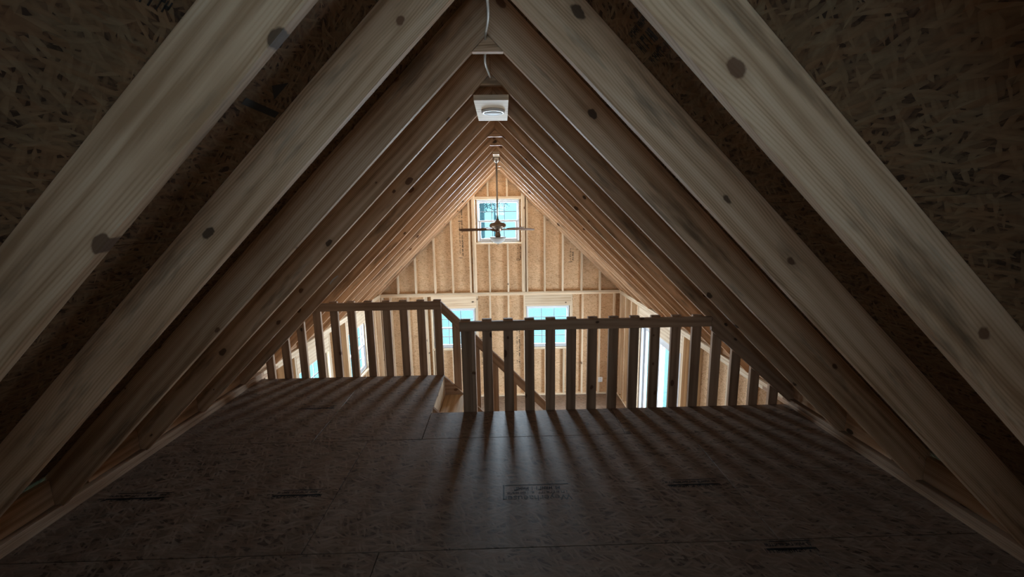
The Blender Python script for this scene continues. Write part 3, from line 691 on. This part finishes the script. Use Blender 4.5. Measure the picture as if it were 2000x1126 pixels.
# stencil rows running down the wall panels
def wall_stencil(x, z, L, seed, rows=2, bracket=True, h=0.034):
    mw = fr((x, YW + SD - 0.0002, z), (1, 0, 0), (0, 1, 0)) @ Matrix.Rotation(math.pi / 2, 4, 'X') @ Matrix.Rotation(-math.pi / 2, 4, 'Z')
    it = glyph_row(L, h, 0.018, 0.82, seed)
    if rows > 1: it += glyph_row(L * 0.92, h * 0.8, -0.030, 0.55, seed + 7)
    if bracket: it += [(L / 2 + 0.01, L / 2 + 0.020, -0.055, 0.03), (-L * 0.2, -L * 0.19, -0.04, 0.05)]
    strokes('stamp', it, mw, wall_back)
wall_stencil(-0.835, 1.52, 1.10, 21); wall_stencil(1.545, 0.98, 0.28, 22); wall_stencil(0.405, 1.05, 0.30, 23); wall_stencil(0.36, -1.06, 1.05, 24, bracket=False); wall_stencil(-0.43, -1.2, 0.8, 25, bracket=False)
# roof panel marks: a printed triangle with a bar on the left, a stencil patch on the right
def roof_mw(s, dist, y, rot=0.0):
    o = Vector((0, y, APEX)) + Vector((s * SA, 0, CA)) * (RD - 0.0006) + Vector((s * CA, 0, -SA)) * dist
    x, z = Vector((0, 1, 0)), Vector((-s * SA, 0, -CA)); yv = z.cross(x); m = Matrix.Identity(4)
    for i in range(3): m[i][0] = x[i]; m[i][1] = yv[i]; m[i][2] = z[i]; m[i][3] = o[i]
    return m @ Matrix.Rotation(rot, 4, 'Z')
bm = bmesh.new(); bm.faces.new([bm.verts.new(p) for p in ((-0.035, 0.0, 0), (0.03, -0.04, 0), (0.03, 0.04, 0))])
link('stamp', mesh_of(bm, 'stamp', M['ink']), ceiling, roof_mw(-1, 0.83, 1.60))
strokes('stamp', [(-0.10, 0.11, -0.013, 0.013)], roof_mw(-1, 0.92, 1.60), ceiling)
strokes('stamp', glyph_row(0.22, 0.05, 0.01, 0.95, 31) + glyph_row(0.22, 0.03, -0.04, 0.95, 32) + glyph_row(0.2, 0.025, 0.075, 0.95, 33), roof_mw(1, 0.66, 1.56, math.pi), ceiling)
strokes('stamp', glyph_row(0.34, 0.035, 0.01, 0.95, 34) + glyph_row(0.34, 0.03, -0.04, 0.95, 35), roof_mw(-1, 0.78, 0.92, 0.1), ceiling)

# ================================================================== OUTSIDE
tag(boxobj('ground', [(-60, 60, -60, 70, ZF - 0.9, ZF - 0.6)], M['ground']), 'leafy ground around the cabin', kind='structure')
pd = thing('porch_deck', 'small grey plank porch outside the patio door', 'porch', (4.0, 6.75, ZF - 0.2))
for i in range(12):
    x = 2.80 + i * 0.142
    board('plank', (x + 0.07, 5.0, ZF - 0.09), (x + 0.07, 8.5, ZF - 0.09), 0.138, 0.036, (1, 0, 0), M['deck'], pd)
for yy in (5.2, 6.75, 8.3): board('joist', (2.8, yy, ZF - 0.18), (4.5, yy, ZF - 0.18), 0.14, 0.038, (0, 0, 1), M['deck'], pd)
pr = thing('porch_railing', 'brown porch railing beyond the patio door', 'railing', (4.45, 6.75, ZF))
for yy in (5.05, 6.2, 7.3, 8.45): board('post', (4.45, yy, ZF - 0.07), (4.45, yy, ZF + 0.98), 0.089, 0.089, (1, 0, 0), M['rail'], pr)
for zz in (0.12, 0.5, 0.93): board('railing_bar', (4.40, 5.0, ZF + zz), (4.40, 8.5, ZF + zz), 0.06, 0.038, (0, 0, 1), M['rail'], pr)

def tree_meshes(seed, h, spread, nleaf, leaf):
    rnd = random.Random(seed)
    bm = bmesh.new()
    def limb(a, b, r0, r1):
        a, b = Vector(a), Vector(b); d = (b - a).normalized(); u = d.orthogonal().normalized(); v = d.cross(u); rings = []
        for p, r in ((a, r0), (b, r1)): rings.append([bm.verts.new(p + (u * math.cos(k * math.pi / 3) + v * math.sin(k * math.pi / 3)) * r) for k in range(6)])
        for k in range(6): bm.faces.new((rings[0][k], rings[0][(k + 1) % 6], rings[1][(k + 1) % 6], rings[1][k]))
    limb((0, 0, 0), (0.1, 0.05, h * 0.5), 0.16, 0.11); limb((0.1, 0.05, h * 0.5), (0, 0, h * 0.95), 0.11, 0.03)
    tips = []
    for i in range(26):
        z = h * rnd.uniform(0.22, 0.92); a = rnd.uniform(0, 6.28); L = spread * rnd.uniform(0.5, 1.0) * (1.1 - 0.5 * z / h)
        e = (math.cos(a) * L, math.sin(a) * L, z + rnd.uniform(0.1, 0.9)); limb((0.03, 0.02, z), e, 0.045, 0.012); tips.append((Vector((0.03, 0.02, z)), Vector(e)))
        for j in range(3):
            b0 = Vector((0.03, 0.02, z)).lerp(Vector(e), rnd.uniform(0.4, 0.9)); e2 = b0 + Vector((rnd.uniform(-1, 1), rnd.uniform(-1, 1), rnd.uniform(-0.2, 0.8))) * 0.8
            limb(b0, e2, 0.015, 0.006); tips.append((b0, e2))
    trunk = mesh_of(bm, 'trunk', M['bark'])
    vs_, fs = [], []
    for i in range(nleaf):
        a, b = rnd.choice(tips); c = a.lerp(b, rnd.uniform(0.3, 1.1)) + Vector((rnd.gauss(0, 0.25), rnd.gauss(0, 0.25), rnd.gauss(0, 0.25)))
        u = Vector((rnd.gauss(0, 1), rnd.gauss(0, 1), rnd.gauss(0, 1))).normalized(); v = u.orthogonal().normalized(); s = leaf * rnd.uniform(0.6, 1.3)
        k = len(vs_); vs_ += [c - u * s, c + v * s * 0.45, c + u * s, c - v * s * 0.45]; fs.append((k, k + 1, k + 2, k + 3))
    me = bpy.data.meshes.new('foliage'); me.from_pydata(vs_, [], fs); me.materials.append(M['leaf'])
    return trunk, me
TREES = [tree_meshes(1, 11, 1.9, 5600, 0.085), tree_meshes(2, 9, 1.6, 4800, 0.08), tree_meshes(3, 13, 2.1, 6400, 0.09)]
rnd = random.Random(5); spots = []
def scatter(n, x0, x1, y0, y1, label):
    k = tries = 0
    while k < n and tries < 4000:
        tries += 1; p = (rnd.uniform(x0, x1), rnd.uniform(y0, y1))
        if all((p[0] - q[0]) ** 2 + (p[1] - q[1]) ** 2 > 6.4 ** 2 for q, _ in spots): spots.append((p, label)); k += 1
scatter(16, -17, 17, 17, 42, 'leafy woodland tree beyond the far gable windows')
scatter(7, -30, -10, 3, 26, 'leafy woodland tree beyond the left side windows')
scatter(7, 11, 30, 4, 28, 'leafy woodland tree beyond the patio door')
for i, ((x, y), lab) in enumerate(spots):
    tr_, fo = TREES[i % 3]
    t = thing('tree', lab, 'tree', (x, y, ZF - 0.62), lab.replace('leafy woodland tree', 'trees'))
    a = Matrix.Translation(Vector((x, y, ZF - 0.62))) @ Matrix.Rotation(rnd.uniform(0, 6.28), 4, 'Z')
    link('trunk', tr_, t, a); tag(link('foliage', fo, t, a), kind='stuff')
